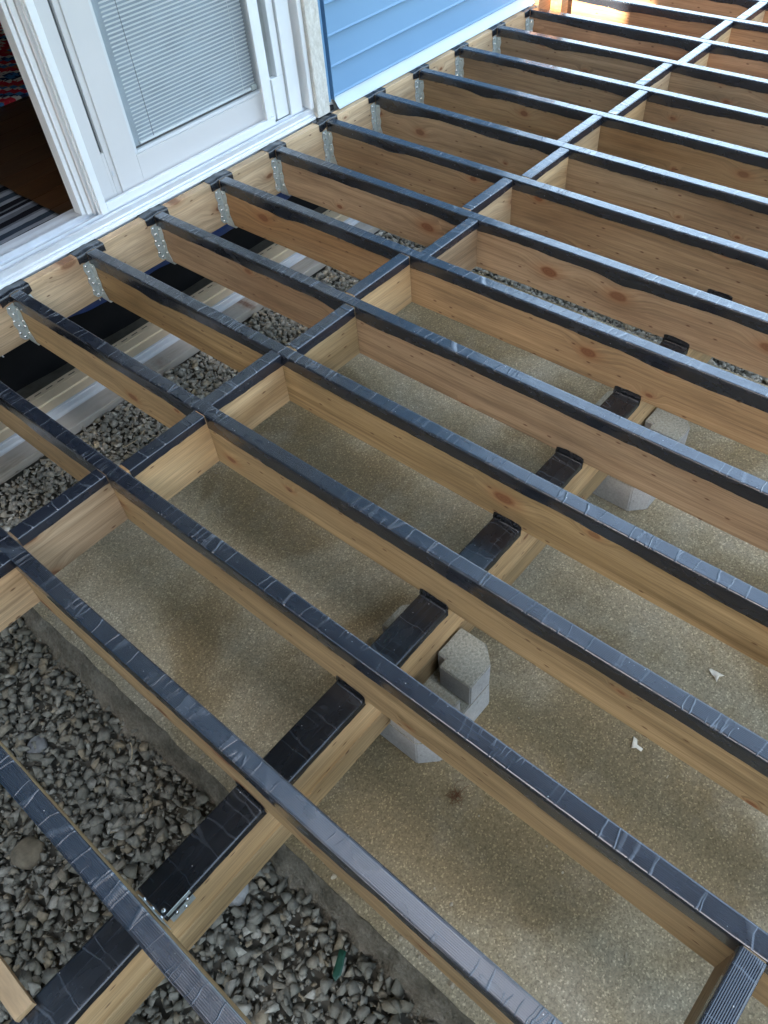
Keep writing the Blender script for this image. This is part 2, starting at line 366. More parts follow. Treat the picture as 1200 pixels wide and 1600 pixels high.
def stone_variants(n=26):
    out = []
    for i in range(n):
        bm = bmesh.new()
        for k in range(9):
            d = Vector(NR.normal(size=3)).normalized()*(0.82+.3*NR.rand()); d.z *= .5+.2*NR.rand(); d.y *= .78
            bm.verts.new(d)
        bmesh.ops.convex_hull(bm, input=bm.verts); bmesh.ops.triangulate(bm, faces=bm.faces)
        loose = [q for q in bm.verts if not q.link_faces]
        bmesh.ops.delete(bm, geom=loose, context='VERTS'); bm.verts.index_update()
        out.append((np.array([v.co[:] for v in bm.verts]), np.array([[q.index for q in g.verts] for g in bm.faces]))); bm.free()
    return out
VAR = stone_variants()
def rot_m(a, b, c):
    ca, sa, cb, sb, cc, sc = math.cos(a), math.sin(a), math.cos(b), math.sin(b), math.cos(c), math.sin(c)
    return np.array([[ca, -sa, 0], [sa, ca, 0], [0, 0, 1]]) @ np.array([[1, 0, 0], [0, cb, -sb], [0, sb, cb]]) @ np.array([[cc, 0, sc], [0, 1, 0], [-sc, 0, cc]])
def scatter_gravel(name, mat, regions, r_lo, r_hi, pitch, zf, label, skip=None):
    V = []; F = []; nv = 0
    for (x0, x1, y0, y1) in regions:
        for layer in range(2):
            nx = int((x1-x0)/pitch); ny = int((y1-y0)/pitch)
            for i in range(nx):
                for j in range(ny):
                    x = x0+(i+.5+NR.uniform(-.5, .5))*pitch; y = y0+(j+.5+NR.uniform(-.5, .5))*pitch
                    if skip and skip(x, y): continue
                    r = r_lo+(r_hi-r_lo)*NR.rand()**2.4
                    vv, ff = VAR[NR.randint(len(VAR))]
                    R = rot_m(NR.uniform(0, 6.28), NR.normal()*.45, NR.normal()*.45)
                    P = (vv*r*np.array([1, 1, 1])) @ R.T
                    z = zf(x, y) + (r*.25 if layer == 0 else r*.45+.008*NR.rand())
                    V.append(P+np.array([x, y, z])); F.append(ff+nv); nv += len(vv)
    V = np.concatenate(V); F = np.concatenate(F)
    me = bpy.data.meshes.new(name); me.vertices.add(len(V)); me.vertices.foreach_set('co', V.ravel())
    me.loops.add(F.size); me.loops.foreach_set('vertex_index', F.ravel().astype(np.int32))
    me.polygons.add(len(F)); me.polygons.foreach_set('loop_start', np.arange(0, F.size, 3, dtype=np.int32))
    me.update(calc_edges=True)
    return tag(link(name, me, mat), label, 'gravel', kind='stuff')
scatter_gravel('gravel', GRAVEL, [(-1.3, .27, -3.0, -.60)], .006, .027, .0175, soil_z,
               'dark grey crushed gravel lying beside the broken slab edge at lower left')
scatter_gravel('gravel', GRAVEL_L, [(-.6, 2.9, -.60, -.095), (2.54, 4.2, -2.9, -.60), (-1.3, -.6, -.60, -.095), (2.9, 4.2, -.60, -.095)], .007, .022, .018, soil_z,
               'pale grey crushed gravel between the house and the concrete slab')
# a few big stones
for k, (x, y, r, lab) in enumerate([(-.12, -1.25, .040, 'large rounded brown rock half sunk in the dark gravel by the left edge'),
                                    (.16, -1.72, .032, 'pale grey angular stone on dark gravel below the right side of the beam'),
                                    (.06, -1.02, .030, 'mid grey angular stone lying in the gravel near the slab corner')]):
    me_v, me_f = VAR[k*5+2]
    bm = bmesh.new(); bmesh.ops.create_icosphere(bm, subdivisions=3, radius=r)
    for v in bm.verts:
        n3 = noise.noise(v.co*22+Vector((k*9, 0, 0)))*.3+noise.noise(v.co*60)*.08; v.co *= 1+n3; v.co.z *= .62
    tag(link('rock', bm_mesh('rock', bm, True), plain('rock_surface', [(.17, .145, .10), (.30, .30, .28), (.2, .2, .19)][k], .85, .3, var=.35, scale=40, bump=.6), loc=(x, y, soil_z(x, y)+r*.3)), lab, 'rock', 'single rocks in the gravel')

# ------------------------------------------------------------------ joists, tape and hangers
DX = [.0008, .0014, .0025, -.0029, -.0022, -.0078, .0025, .0006, -.0035, .0024, .0059, .0072, .0081, -.0079, -.0051, 0]
JX = [i*.3048+DX[i] for i in range(16)]
JD, JW = .178, .038
LEN = 3.66
def board_mesh(name, L, wd, h, bev=.003, n=30, warp=.0, seed=0):
    """length along +X from 0, width on Y centred, top at z=0"""
    b = bev; prof = [(-wd/2+b, 0), (-wd/2+b*.3, -b*.3), (-wd/2, -b), (-wd/2, -h+b), (-wd/2+b, -h), (wd/2-b, -h), (wd/2, -h+b), (wd/2, -b), (wd/2-b*.3, -b*.3), (wd/2-b, 0)]
    v = []; f = []; m = len(prof)
    for i in range(n+1):
        x = L*i/n; d = warp*noise.noise(Vector((x*1.3, seed*3.3, 0)))
        v += [(x, a+d, z) for a, z in prof]
    for i in range(n):
        for k in range(m):
            a, c = i*m+k, i*m+(k+1) % m; f.append((a, a+m, c+m, c))
    f += [tuple(range(m)), tuple(range(n*m+m-1, n*m-1, -1))]
    me = mesh(name, v, f); bm = bmesh.new(); bm.from_mesh(me); bmesh.ops.recalc_face_normals(bm, faces=bm.faces); bm.to_mesh(me); bm.free(); return me
def tape_mesh(name, x0, x1, wd, seed, warp=0, wseed=0, drop=.030, wav=.009, e=.0012, step=.008, top=0.0, end_dip=0.0, bulge=None):
    """strip folded over a board: top, two rounded edges and two wavy side flaps"""
    n = max(6, int((x1-x0)/step)); v = []; f = []; h = wd/2+e; r = .0035
    for i in range(n+1):
        x = x0+(x1-x0)*i/n; d = warp*noise.noise(Vector((x*1.3, wseed*3.3, 0)))
        q = []
        for sgn in (1, -1):
            dr = drop + wav*(noise.noise(Vector((x*2.2, seed*7.1+sgn, 0)))*1.3 + .45*noise.noise(Vector((x*9, seed*3.7+sgn*5, 0))) + .18*noise.noise(Vector((x*40, seed, sgn))))
            if bulge:
                for (bx, bw, ba) in bulge: dr += ba*math.exp(-((x-bx)/bw)**2)
            rip = .0007*noise.noise(Vector((x*30, seed*2.2, sgn)))
            flare = .0014*max(0, noise.noise(Vector((x*14, seed*5, sgn*2)))) + .0004
            a = [(h+flare, -dr), (h+flare*.6+rip, -dr*.66), (h+.0002+rip*.4, -dr*.33), (h, -r), (h-r*.3, -r*.3), (h-r, 0)]
            a = [(sgn*p, z) for p, z in a]
            a.append((sgn*(h-r-.0016), 0)); q = q+a if sgn == 1 else q+[(0, 0)]+a[::-1]
        pc = []
        for (p, z) in q:
            if abs(z) < r*.5:
                z += .0005*noise.noise(Vector((x*45, p*60, seed))) + .0004*noise.noise(Vector((x*120, p*25, seed+4)))
            pc.append((x, p+d, z+e+top))
        v += pc
    m = 15
    for i in range(n):
        for k in range(m-1):
            a = i*m+k; f.append((a, a+1, a+m+1, a+m))
    return mesh(name, v, f, True)
JL = ['ribbed tape covered joist over gravel across the lower left corner, nearest the viewer',
      'ribbed tape covered joist running above the broken slab edge at lower left',
      'long tape covered joist directly in front of the exposed pier block',
      'tape covered joist whose hanger is leftmost below the open doorway',
      'tape covered joist hung where the open doorway meets the sliding screen stile',
      'tape covered joist hung under the left part of the blinds panel',
      'tape covered joist over the mostly hidden pier block, hung under the blinds middle',
      'tape covered joist hung just left of the stippled door casing',
      'tape covered joist that meets the ledger at the gap between casing and siding',
      'tape covered joist, first one right of the door under the blue siding',
      'tape covered joist, second one right of the door under the blue siding',
      'tape covered joist, third one right of the door under the blue siding',
      'tape covered joist, fourth one right of the door under the blue siding',
      'reddish joist at the ledger end, its tape catching sunlight near the house',
      'orange brown joist with the bright sunlit patch beside the house, at the top',
      'farthest joist at the top right corner, in front of the grass']
HL = {3: 'galvanised hanger below the open doorway, leftmost in the picture', 4: 'galvanised hanger under the stile between doorway and blinds',
      5: 'galvanised hanger under the left part of the blinds panel', 6: 'galvanised hanger under the middle of the blinds panel',
      7: 'galvanised hanger on the ledger just left of the stippled door casing', 8: 'galvanised hanger on the ledger at the gap between casing and siding',
      9: 'galvanised hanger, first one right of the door under the blue siding', 10: 'galvanised hanger, second one right of the door under the siding',
      11: 'galvanised hanger, third one right of the door under the siding', 12: 'galvanised hanger, fourth one right of the door under the siding',
      13: 'galvanised hanger at the far right end of the ledger'}
def nail_mesh():
    bm = bmesh.new(); bmesh.ops.create_uvsphere(bm, u_segments=8, v_segments=5, radius=.0052)
    for v in bm.verts: v.co.z *= .55
    return bm_mesh('nail', bm, True)
NM = nail_mesh(); NM.materials.append(NAIL)
LY = .004      # ledger front face
RND = random.Random(3)
for i, x in enumerate(JX):
    j = empty('deck_joist', (x, 0, 0), (0, 0, -math.pi/2))     # local +X points away from the house
    tag(j, JL[i], 'joist', 'parallel deck joists hung from the ledger')
    wp = RND.uniform(.001, .0035)
    mt = WOOD_RED if i >= 13 else (WOOD_MID if i >= 5 else WOOD)
    link('board', board_mesh('board', LEN, JW, JD, .003, 30, wp, i), mt, j)
    rm = TAPE_RIB if i < 2 else TAPE
    bl = [(.9, .05, .01)] if i % 2 else [(.35, .06, .008)]
    if i == 1: bl += [(1.93, .085, .035), (2.05, .05, .02)]
    if i == 9: bl += [(.12, .12, .022)]
    if i == 7: bl += [(1.55, .06, .012)]
    dr = {0: .012, 1: .042, 2: .048, 3: .046, 4: .044, 5: .041, 6: .038, 7: .038}.get(i, .034)
    link('joist_tape', tape_mesh('joist_tape', .004, LEN, JW, i+1, wp, i, dr, .0095 if i != 0 else .004, bulge=bl), rm, j)
    if 2 < i < 14:
        hg = empty('joist_hanger', (x, 0, 0))
        tag(hg, HL[i], 'joist hanger', 'galvanised joist hangers along the ledger')
        s = -1
        for s in (-1, 1):
            # plate on the joist side and flange on the ledger, one bent sheet each side
            a = s*(JW/2+.0022)
            t = .0014
            prof = [(0, -.040), (-.030, -.036), (-.034, -.060), (-.028, -.082), (-.034, -.104), (-.028, -.128), (-.040, -.158), (-.046, -JD-.002), (0, -JD-.002)]
            v = [(a, LY+.001+p, z) for p, z in prof] + [(a+s*t, LY+.001+p, z) for p, z in prof]
            n = len(prof); f = [tuple(range(n)), tuple(range(2*n-1, n-1, -1))] + [(k, (k+1) % n, (k+1) % n+n, k+n) for k in range(n)]
            sp_ = link('side_plate', mesh('side_plate', v, f), GALV, hg)
            prof = [(0, -.030), (.026, -.034), (.030, -.055), (.024, -.078), (.030, -.100), (.024, -.125), (.030, -.150), (.018, -.168), (0, -.172)]
            v = [(a+s*p, LY-.0012, z) for p, z in prof] + [(a+s*p, LY-.0028, z) for p, z in prof]
            f = [tuple(range(n)), tuple(range(2*n-1, n-1, -1))] + [(k, (k+1) % n, (k+1) % n+n, k+n) for k in range(n)]
            lf_ = link('ledger_flange', mesh('ledger_flange', v, f), GALV, hg)
            if s == 1 and i < 3: continue
            for (p, z) in [(-.018, -.048), (-.022, -.092), (-.016, -.116), (-.024, -.140)]:
                link('nail', NM, None, sp_, (a+s*.0022, LY+p, z), (0, math.pi/2, 0))
            for (p, z) in [(.018, -.042), (.014, -.066), (.022, -.090), (.014, -.112), (.022, -.138), (.012, -.158)]:
                link('nail', NM, None, lf_, (a+s*p, LY-.004, z), (math.pi/2, 0, 0))
        box('stirrup', (-JW/2-.003, JW/2+.003, LY-.050, LY-.001, -JD-.004, -JD-.0015), GALV, hg)
# ledger with its tape flaps
led = empty('ledger_board', (-.7, LY+.019, 0))
tag(led, 'pale bare ledger board fixed to the house under the door sill and siding', 'ledger board')
link('board', board_mesh('board', 4.72, .038, .178, .002, 20), WOOD_PALE, led)
for i in range(3, 14):
    x = JX[i]+.7; wl = RND.uniform(.030, .045); wr = RND.uniform(.026, .04)
    v = []; f = []; K = 14
    prof = [(.055, .0015), (.030, .0018), (0, .0016), (-.0185, .0012), (-.0202, -.001), (-.0208, -.012), (-.0214, -.026)]
    for k in range(K+1):
        xx = x-JW/2-wl + (JW+wl+wr)*k/K
        for q, (yy, zz) in enumerate(prof):
            hump = .004*math.exp(-((xx-x)/.02)**2)
            if zz < -.002: zz = zz*(1+.5*noise.noise(Vector((xx*30, i, 0)))) - .006*math.exp(-((xx-x)/.03)**2)
            v.append((xx, yy, zz + (hump if zz > -.002 else 0) + .0008*noise.noise(Vector((xx*80, yy*80, i)))))
    for k in range(K):
        for q in range(6):
            a = k*7+q; f.append((a, a+7, a+8, a+1))
    link('tape_flap', mesh('tape_flap', v, f, True), TAPE_BLACK, led)

# blocking between the joists, staggered row
BY = [-.990, -.948, -.984, -.965, -.986, -.945, -.998, -.935, -.980, -.938, -.975, -.928, -.968, -.930, -.962]
ORD = ['first', 'second', 'third', 'fourth', 'fifth', 'sixth', 'seventh', 'eighth', 'ninth', 'tenth', 'eleventh', 'twelfth', 'thirteenth', 'fourteenth', 'fifteenth', 'sixteenth']
def blocking(i, y, label, mt=WOOD_PALE, tp=TAPE, skew=0.0):
    L = JX[i+1]-JX[i]-JW-.001
    b = empty('blocking_board', (JX[i]+JW/2+.0005, y+.019, -.0015), (0, 0, skew)); tag(b, label, 'blocking board', 'short blocking boards between joists')
    link('board', board_mesh('board', L, .038, JD-.002, .003, 6), mt, b)
    a0, a1 = (.010, L-.006) if i % 3 else (.002, L-.002)
    link('blocking_tape', tape_mesh('blocking_tape', a0-.004, a1+.002, .038, 40+i, 0, 0, .030, .008, .002), tp, b)
for i, y in enumerate(BY):
    blocking(i, y, 'short taped blocking board between the %s and %s joists counted from the lower left corner' % (ORD[i], ORD[i+1]), [WOOD_PALE, WOOD_MID, WOOD_PALE, WOOD_PALE, WOOD][i % 5] if i < 9 else WOOD_PALE)
blocking(1, -2.642, 'short ribbed tape covered blocking board at the bottom right corner', WOOD, TAPE_RIB, math.radians(-1.5))
# rim board closing the far ends of the joists, behind the viewpoint
rb = link('rim_board', board_mesh('rim_board', 15*.3048+.1, .038, .178, .003, 10), WOOD, loc=(-.05, -LEN-.02, 0)); tag(rb, 'long rim board closing the outer ends of the joists behind the viewer', 'rim board')

# ------------------------------------------------------------------ beam
BZ = -JD-.001; BW = .081; YB = -1.7242
beam = empty('support_beam', (-1.5, YB-BW/2, BZ)); tag(beam, 'wooden beam with black tape on top running crosswise under the joists over pier blocks', 'beam')
for yo in (-.0205, .0205):
    o = link('upper_board', board_mesh('upper_board', 6.0, .0398, .134, .004, 20, .001, yo*50), WOOD_PALE, beam, (0, yo, 0))
o = link('lower_board', board_mesh('lower_board', 6.0, .038, .090, .005, 20, .001, 5), WOOD, beam, (0, -.0205, -.136))
for i in range(-1, 12):
    xa = (JX[i]+JW/2+.006 if i >= 0 else -1.45); xb = JX[i+1]-JW/2
    v = []; f = []
    x0, x1 = xa+1.5, xb+1.5-.0015; n = max(10, int((x1-x0)/.01)); e = .0015; h = BW/2+e
    yo = [-h-.001, -h-.0004, -h, -h+.0015, -h+.004, -h+.008, -h+.03, 0, h-.03, h-.008, h-.004, h-.0015, h, h+.0004, h+.001]
    for k in range(n+1):
        x = x0+(x1-x0)*k/n
        dr = .018+.006*noise.noise(Vector((x*8, i, 0)))+.003*noise.noise(Vector((x*30, i, 4)))
        zo = [-dr, -dr*.5, -.004, -.0008, e, e, e, e, e, e, e, -.0008, -.004, -.01, -.018]
        for a, z in zip(yo, zo):
            v.append((x, a, z+.0006*noise.noise(Vector((x*35, a*50, i)))))
    m = len(yo); base = (n)*m
    # flap turned up against the next joist
    if i >= 0:
        for q, hh in enumerate((.0012, .009, .018, .025)):
            for c_, a in enumerate(yo):
                s = max(-1, min(1, a/h)); rr = 1-.03*q/3*abs(s)
                top = hh*(.85-.2*abs(s)**6) + .003*noise.noise(Vector((a*40, i*3, q)))
                v.append((x1+.0006 - .0022*(q == 0) - .0003*(q), a*rr*1.02, max(top, .002)+(e if q else 0)))
        n2 = n+4
    else: n2 = n
    for k in range(n2):
        for q in range(m-1):
            a = k*m+q; f.append((a, a+1, a+m+1, a+m))
    link('beam_tape', mesh('beam_tape', v, f, True), TAPE_BLACK, beam)

# pier blocks: octagonal body, cross slot and centre pocket
def pier():
    H = .2; hb = .142; ch = .042; sl = .0195; pk = .0455; sd_ = .09
    bm = bmesh.new()
    def poly(pts, z0, z1, draft=0.0):
        vb = [bm.verts.new((x*(1+draft), y*(1+draft), z0)) for x, y in pts]; vt = [bm.verts.new((x, y, z1)) for x, y in pts]
        bm.faces.new(vb[::-1]); bm.faces.new(vt); n = len(pts)
        for k in range(n): bm.faces.new((vb[k], vb[(k+1) % n], vt[(k+1) % n], vt[k]))
    oc = [(hb, -hb+ch), (hb, hb-ch), (hb-ch, hb), (-hb+ch, hb), (-hb, hb-ch), (-hb, -hb+ch), (-hb+ch, -hb), (hb-ch, -hb)]
    poly(oc, 0, H-sd_, .02)
    for sx in (1, -1):
        for sy in (1, -1):
            p = [(sl, pk), (sl, hb), (hb-ch, hb), (hb, hb-ch), (hb, sl), (pk, sl), (pk, pk)]
            p = [(a*sx, b*sy) for a, b in p]
            if sx*sy < 0: p = p[::-1]
            poly(p[::-1], H-sd_+.0005, H)
    bmesh.ops.recalc_face_normals(bm, faces=bm.faces)
    bmesh.ops.bevel(bm, geom=[e for e in bm.edges], offset=.003, segments=2, affect='EDGES')
    return bm_mesh('pier_block', bm)
PM = pier(); PM.materials.append(BLOCK)
for k, (x, y, lab) in enumerate([(.797, -1.79, 'grey notched concrete pier block under the beam, the most exposed one near the middle'),
                                 (1.84, -1.79, 'grey notched concrete pier block mostly hidden below two joists at the right'),]):
    tag(link('pier_block', PM, None, None, (x, y, SL+.001), (0, 0, RND.uniform(-.01, .01))), lab, 'concrete block', 'notched pier blocks carrying the beam')

# ------------------------------------------------------------------ hurricane tie and loose pieces
ht = empty('framing_tie', (0.036, -1.80, BZ)); tag(ht, 'small galvanised framing tie nailed to the beam beside the nearest joist', 'metal bracket')
bm = bmesh.new(); box_bm(bm, -.004, .052, -.006, -.0045, -.046, .006, .0006); link('face_plate', bm_mesh('face_plate', bm), GALV, ht, (0, -.001, 0))
bm = bmesh.new(); box_bm(bm, -.0145, -.013, -.03, .04, -.002, .06, .0005); link('joist_plate', bm_mesh('joist_plate', bm), GALV, ht)
for p, r in [((.040, -.0085, -.014), (math.pi/2, 0, 0)), ((.030, -.0085, -.034), (math.pi/2, 0, 0)), ((.012, -.0085, -.020), (math.pi/2, 0, 0)), ((-.011, -.010, .025), (0, math.pi/2, 0)), ((-.011, .012, .030), (0, math.pi/2, 0)), ((-.011, .03, .045), (0, math.pi/2, 0)), ((-.002, .004, .006), (0, 0, 0))]:
    link('nail', NM, None, ht, p, r)
sb = link('scrap_board', board_mesh('scrap_board', .8, .036, .018, .001, 4), WOOD_PALE, loc=(-.226, -.94, BZ+.022), rot=(0, 0, -math.pi/2)); tag(sb, 'pale bare offcut board resting on the beam at the lower left edge', 'board')

def curl(name, pts, mat, loc, rotz, amp, label, cat, h=.004):
    bm = bmesh.new(); vs = [bm.verts.new((x, y, 0)) for x, y in pts]; f = bm.faces.new(vs)
    bmesh.ops.triangulate(bm, faces=[f]); bmesh.ops.subdivide_edges(bm, edges=bm.edges, cuts=2, use_grid_fill=True)
    for v in bm.verts: v.co.z = amp*noise.noise(Vector((v.co.x*60, v.co.y*60, len(label))))+amp*.6*abs(v.co.x)/.02
    r = bmesh.ops.extrude_face_region(bm, geom=bm.faces[:])
    for v in r['geom']:
        if isinstance(v, bmesh.types.BMVert): v.co.z += .0008
    return tag(link(name, bm_mesh(name, bm, True), mat, loc=loc, rot=(0, 0, rotz)), label, cat)
PAPER = plain('pale_scrap', (.78, .73, .60), .7, .3, var=.15, scale=60)
curl('torn_scrap', [(-.022, .0), (-.005, .006), (.012, .018), (.016, .012), (.010, -.004), (.002, -.022), (-.004, -.008)], PAPER, (1.331, -2.352, SL+.004), .5, .006, 'larger cream triangular torn scrap on the slab near the right edge', 'scrap')
curl('torn_scrap', [(-.014, .010), (.0, .012), (.018, .014), (.014, .004), (.002, .0), (-.002, -.016), (-.010, -.014), (-.008, .0)], PAPER, (1.031, -2.288, SL+.004), .2, .005, 'small cream hooked torn scrap on the slab, lower of the two', 'scrap')
curl('green_shard', [(-.012, -.026), (.004, -.030), (.014, .022), (.006, .034), (-.006, .02)], plain('green_plastic', (.012, .075, .048), .4, .5), (.205, -2.03, soil_z(.2, -2.03)+.040), 2.2, .004, 'dark green plastic shard in the gravel beside the broken slab edge', 'plastic scrap')
def strands(name, n, L, rad, loc, mat, label, cat, spread=.02, kind=None):
    bm = bmesh.new()
    for k in range(n):
        a = RND.uniform(0, 6.28); p = Vector((RND.gauss(0, spread), RND.gauss(0, spread), .003)); l = L*RND.uniform(.5, 1.2); bend = RND.uniform(-2.2, 2.2) if n > 1 else .4
        prev = None
        for s in range(7):
            t = s/6; q = p+Vector((math.cos(a+bend*t), math.sin(a+bend*t), 0))*l*t*.8 + Vector((0, 0, .008*math.sin(t*3.1)*RND.uniform(.6, 1) if n > 1 else .004*math.sin(t*3.1)))
            d = Vector((-math.sin(a+bend*t), math.cos(a+bend*t), 0))*rad
            ring = [bm.verts.new(q+d), bm.verts.new(q+Vector((0, 0, rad*1.2))), bm.verts.new(q-d)]
            if prev:
                for e in range(3): bm.faces.new((prev[e], prev[(e+1) % 3], ring[(e+1) % 3], ring[e]))
            prev = ring
    return tag(link(name, bm_mesh(name, bm, True), mat, loc=loc), label, cat, kind=kind)
STRAW = plain('dry_straw', (.62, .52, .34), .7, .3); ROOT = plain('rusty_needles', (.16, .075, .035), .8, .2)
strands('needle_clump', 26, .035, .0007, (.647, -2.015, SL), ROOT, 'small rusty brown tangle of dry needles on the slab by the third joist', 'dry needles', .006)
for (x, y, a, lab) in [(.90, -.33, .1, 'long pale straw on the pale gravel between the blocking and the weathered board'),
                       (-.0, -1.62, 1.2, 'short pale twig on dark gravel left of the beam'), (.20, -1.27, -.6, 'thin pale twig lying beside the broken slab edge')]:
    o = strands('twig', 1, .07, .0016, (x, y, soil_z(x, y)+.030), STRAW, lab, 'twig', 0); o.rotation_euler[2] = a
# small crumbs scattered over the slab
bm = bmesh.new()
for k in range(170):
    x = RND.uniform(SX0+.02, SX1-.02); y = RND.uniform(-3.2, SY1); r = RND.uniform(.0012, .0034)
    g = bmesh.ops.create_icosphere(bm, subdivisions=1, radius=r)
    for v in g['verts']: v.co = v.co*RND.uniform(.7, 1.2)+Vector((x, y, SL+r*.4))
for k in range(90):
    x = RND.uniform(SX0+.02, SX1-.02); y = RND.uniform(-3.0, SY1); a = RND.uniform(0, 3.14); l = RND.uniform(.004, .012)
    g = bmesh.ops.create_cube(bm, size=1)
    for v in g['verts']:
        p_ = Vector((v.co.x*l, v.co.y*l*.28, v.co.z*.0012)); p_.rotate(Matrix.Rotation(a, 3, 'Z')); v.co = p_+Vector((x, y, SL+.0022))
for k in range(60):
    y = RND.uniform(-3.0, SY1); x = SX0+.012+abs(RND.gauss(0, .05)); r = RND.uniform(.003, .008)
    g = bmesh.ops.create_icosphere(bm, subdivisions=1, radius=r)
    for v in g['verts']: v.co = Vector((v.co.x*RND.uniform(.7, 1.2), v.co.y*RND.uniform(.6, 1.1), v.co.z*.6))+Vector((x, y, SL+r*.45))
tag(link('debris', bm_mesh('debris', bm), plain('crumbs', (.36, .31, .22), .9, .2, var=.5, scale=30)), 'tiny crumbs and grit scattered on the concrete slab', 'debris', kind='stuff')

# ------------------------------------------------------------------ materials lying by the house under the ledger
GZ = -.545
wb = link('weathered_board', board_mesh('weathered_board', 3.6, .088, .036, .003, 10), WOOD_GREY, loc=(-.9, -.045, GZ+.032)); tag(wb, 'weathered grey board lying flat on the gravel beside the vinyl trim', 'board')
wt = extrude_x('white_trim', [(-.001, -.545), (-.001, -.522), (.014, -.518), (.016, -.524), (.020, -.524), (.022, -.513), (.040, -.510), (.042, -.516), (.045, -.516), (.047, -.508), (.058, -.508), (.060, -.545)], -.9, 2.6, WHITE)
tag(wt, 'ribbed white vinyl trim length lying between grey board and tan trim', 'vinyl trim')
tt = empty('tan_trim', (0, 0, 0)); tag(tt, 'tan vinyl trim with a row of nail slots lying under the ledger', 'vinyl trim')
extrude_x('trim_body', [(.061, -.545), (.061, -.512), (.075, -.508), (.078, -.513), (.105, -.509), (.108, -.503), (.150, -.500), (.155, -.545)], -.9, 2.6, TAN, tt)
x = -.88; bm = bmesh.new()
while x < 2.55:   # perforated nailing hem: webs between the slots, an open slot shows the dark below
    box_bm(bm, x, x+.022, .1665, .1735, -.5005, -.499); x += .052
box_bm(bm, -.9, 2.6, .1505, .1665, -.5005, -.499); box_bm(bm, -.9, 2.6, .1735, .186, -.5005, -.499)
link('nailing_hem', bm_mesh('nailing_hem', bm), TAN, tt)
# housewrap hanging under the ledger
nx_, nz_ = 150, 10; v = []; f = []
for i in range(nx_+1):
    x = -.9+3.7*i/nx_; Lh = .075+.05*noise.noise(Vector((x*1.7, 0, 0)))+.02*noise.noise(Vector((x*8, 2, 0)))
    for k in range(nz_+1):
        t = k/nz_; v.append((x, .050+.012*noise.noise(Vector((x*6, t*2, 5)))*t+.02*t*t, -.165-Lh*t))
for i in range(nx_):
    for k in range(nz_):
        a = i*(nz_+1)+k; f.append((a, a+1, a+nz_+2, a+nz_+1))
hw = empty('housewrap', (0, 0, 0)); tag(hw, 'navy blue housewrap hanging below the ledger in a ragged strip', 'housewrap')
link('sheet', mesh('sheet', v, f, True), WRAP, hw)
for xx in (.80, .98, 1.21, 1.55):   # pale round printed marks cut by the folds
    n = 14; pts = [(xx+.011*math.cos(a*6.283/n), .0475+.002, -.205+.014*math.sin(a*6.283/n)) for a in range(n)]
    inn = [(xx+.006*math.cos(a*6.283/n), .0475+.002, -.205+.008*math.sin(a*6.283/n)) for a in range(n)]
    link('printed_mark', mesh('printed_mark', pts+inn, [(k, (k+1) % n, (k+1) % n+n, k+n) for k in range(n//2+2)]), WHITE, hw)

# ------------------------------------------------------------------ the house
HX1 = 4.02
house = empty('house', (0, 0, 0)); tag(house, 'house wall clad in sky blue lap siding beside the patio door', 'house')
box('foundation', (-4, HX1, .36, 6, -.70, -.03), DARK, house)  # coloured near black for the shaded void below the ledger
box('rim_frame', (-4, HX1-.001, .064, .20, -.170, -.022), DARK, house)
box('wall_core', (2.50, HX1-.001, .075, .20, -.021, 5.2), WHITE, house)
box('wall_core', (-4, -.62, .075, .20, -.021, 5.2), WHITE, house)
box('wall_core', (-.62, 2.50, .075, .20, 2.10, 5.2), BLUE, house)
box('wall_core', (-3.99, -.63, .06, .0745, -.021, 5.19), BLUE, house)
box('wall_core', (-.6295, 2.5235, .052, .0745, 2.145, 5.19), BLUE, house)
box('end_wall', (HX1-.13, HX1, .20, 6, -.03, 5.2), plain('end_siding', (.18, .35, .58), .5), house)
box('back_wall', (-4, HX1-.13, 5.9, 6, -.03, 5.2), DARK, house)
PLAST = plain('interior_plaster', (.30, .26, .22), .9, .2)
box('interior_wall', (-4, HX1-.13, 4.2, 4.3, .03, 2.5), PLAST, house)
box('interior_wall', (3.4, 3.5, .20, 4.2, .03, 2.5), PLAST, house)
box('ceiling', (-4, 3.5, .20, 4.3, 2.5, 2.56), PLAST, house)
box('roof', (-4.4, HX1+.3, -.15, 6.4, 5.2, 5.35), plain('roof_edge', (.1, .1, .1), .8), house)
bm_floor = wood('interior_oak', (.055, .026, .012), (.12, .06, .026), kn=.95, rough=.35)
for k in range(12):
    o = link('floor_plank', board_mesh('floor_plank', 6.9, .124, .03, .0012, 2), bm_floor, house, (-3.5, .262+k*.126+0.0, .028))
box('interior_floor', (-4, 3.4, 1.712, 4.2, -.02, .028), bm_floor, house)
# siding courses
def course(z, x0, x1, name='siding_course'):
    return extrude_x(name, [(.074, z-.002), (.046, z-.001), (.0452, z+.002), (.0490, z+.009), (.067, z+.112), (.074, z+.118)], x0, x1, BLUE, house)
for k in range(45):
    course(.051+.1133*k, 2.5235, HX1)
    if .051+.1133*k > 5.1: break
# added timber canopy, out of view, put in to shade the joists from above
canopy = empty('added_shade_canopy', (0, 0, 0)); tag(canopy, 'added timber canopy above the deck, out of view, put in for shade', 'added_shade_canopy')
for k in range(26): box('shade_board', (-.84, 2.1, -3.4+k*.134, -3.4+k*.134+.128, 2.62, 2.65), WOOD_GREY, canopy)
for k in range(8): box('shade_joist', (-.80+k*.408, -.76+k*.408, -3.38, .045, 2.42, 2.618), WOOD, canopy)
for xx in (-.82, 1.95): box('shade_post', (xx, xx+.1, -3.36, -3.26, -.68, 2.419), WOOD, canopy)
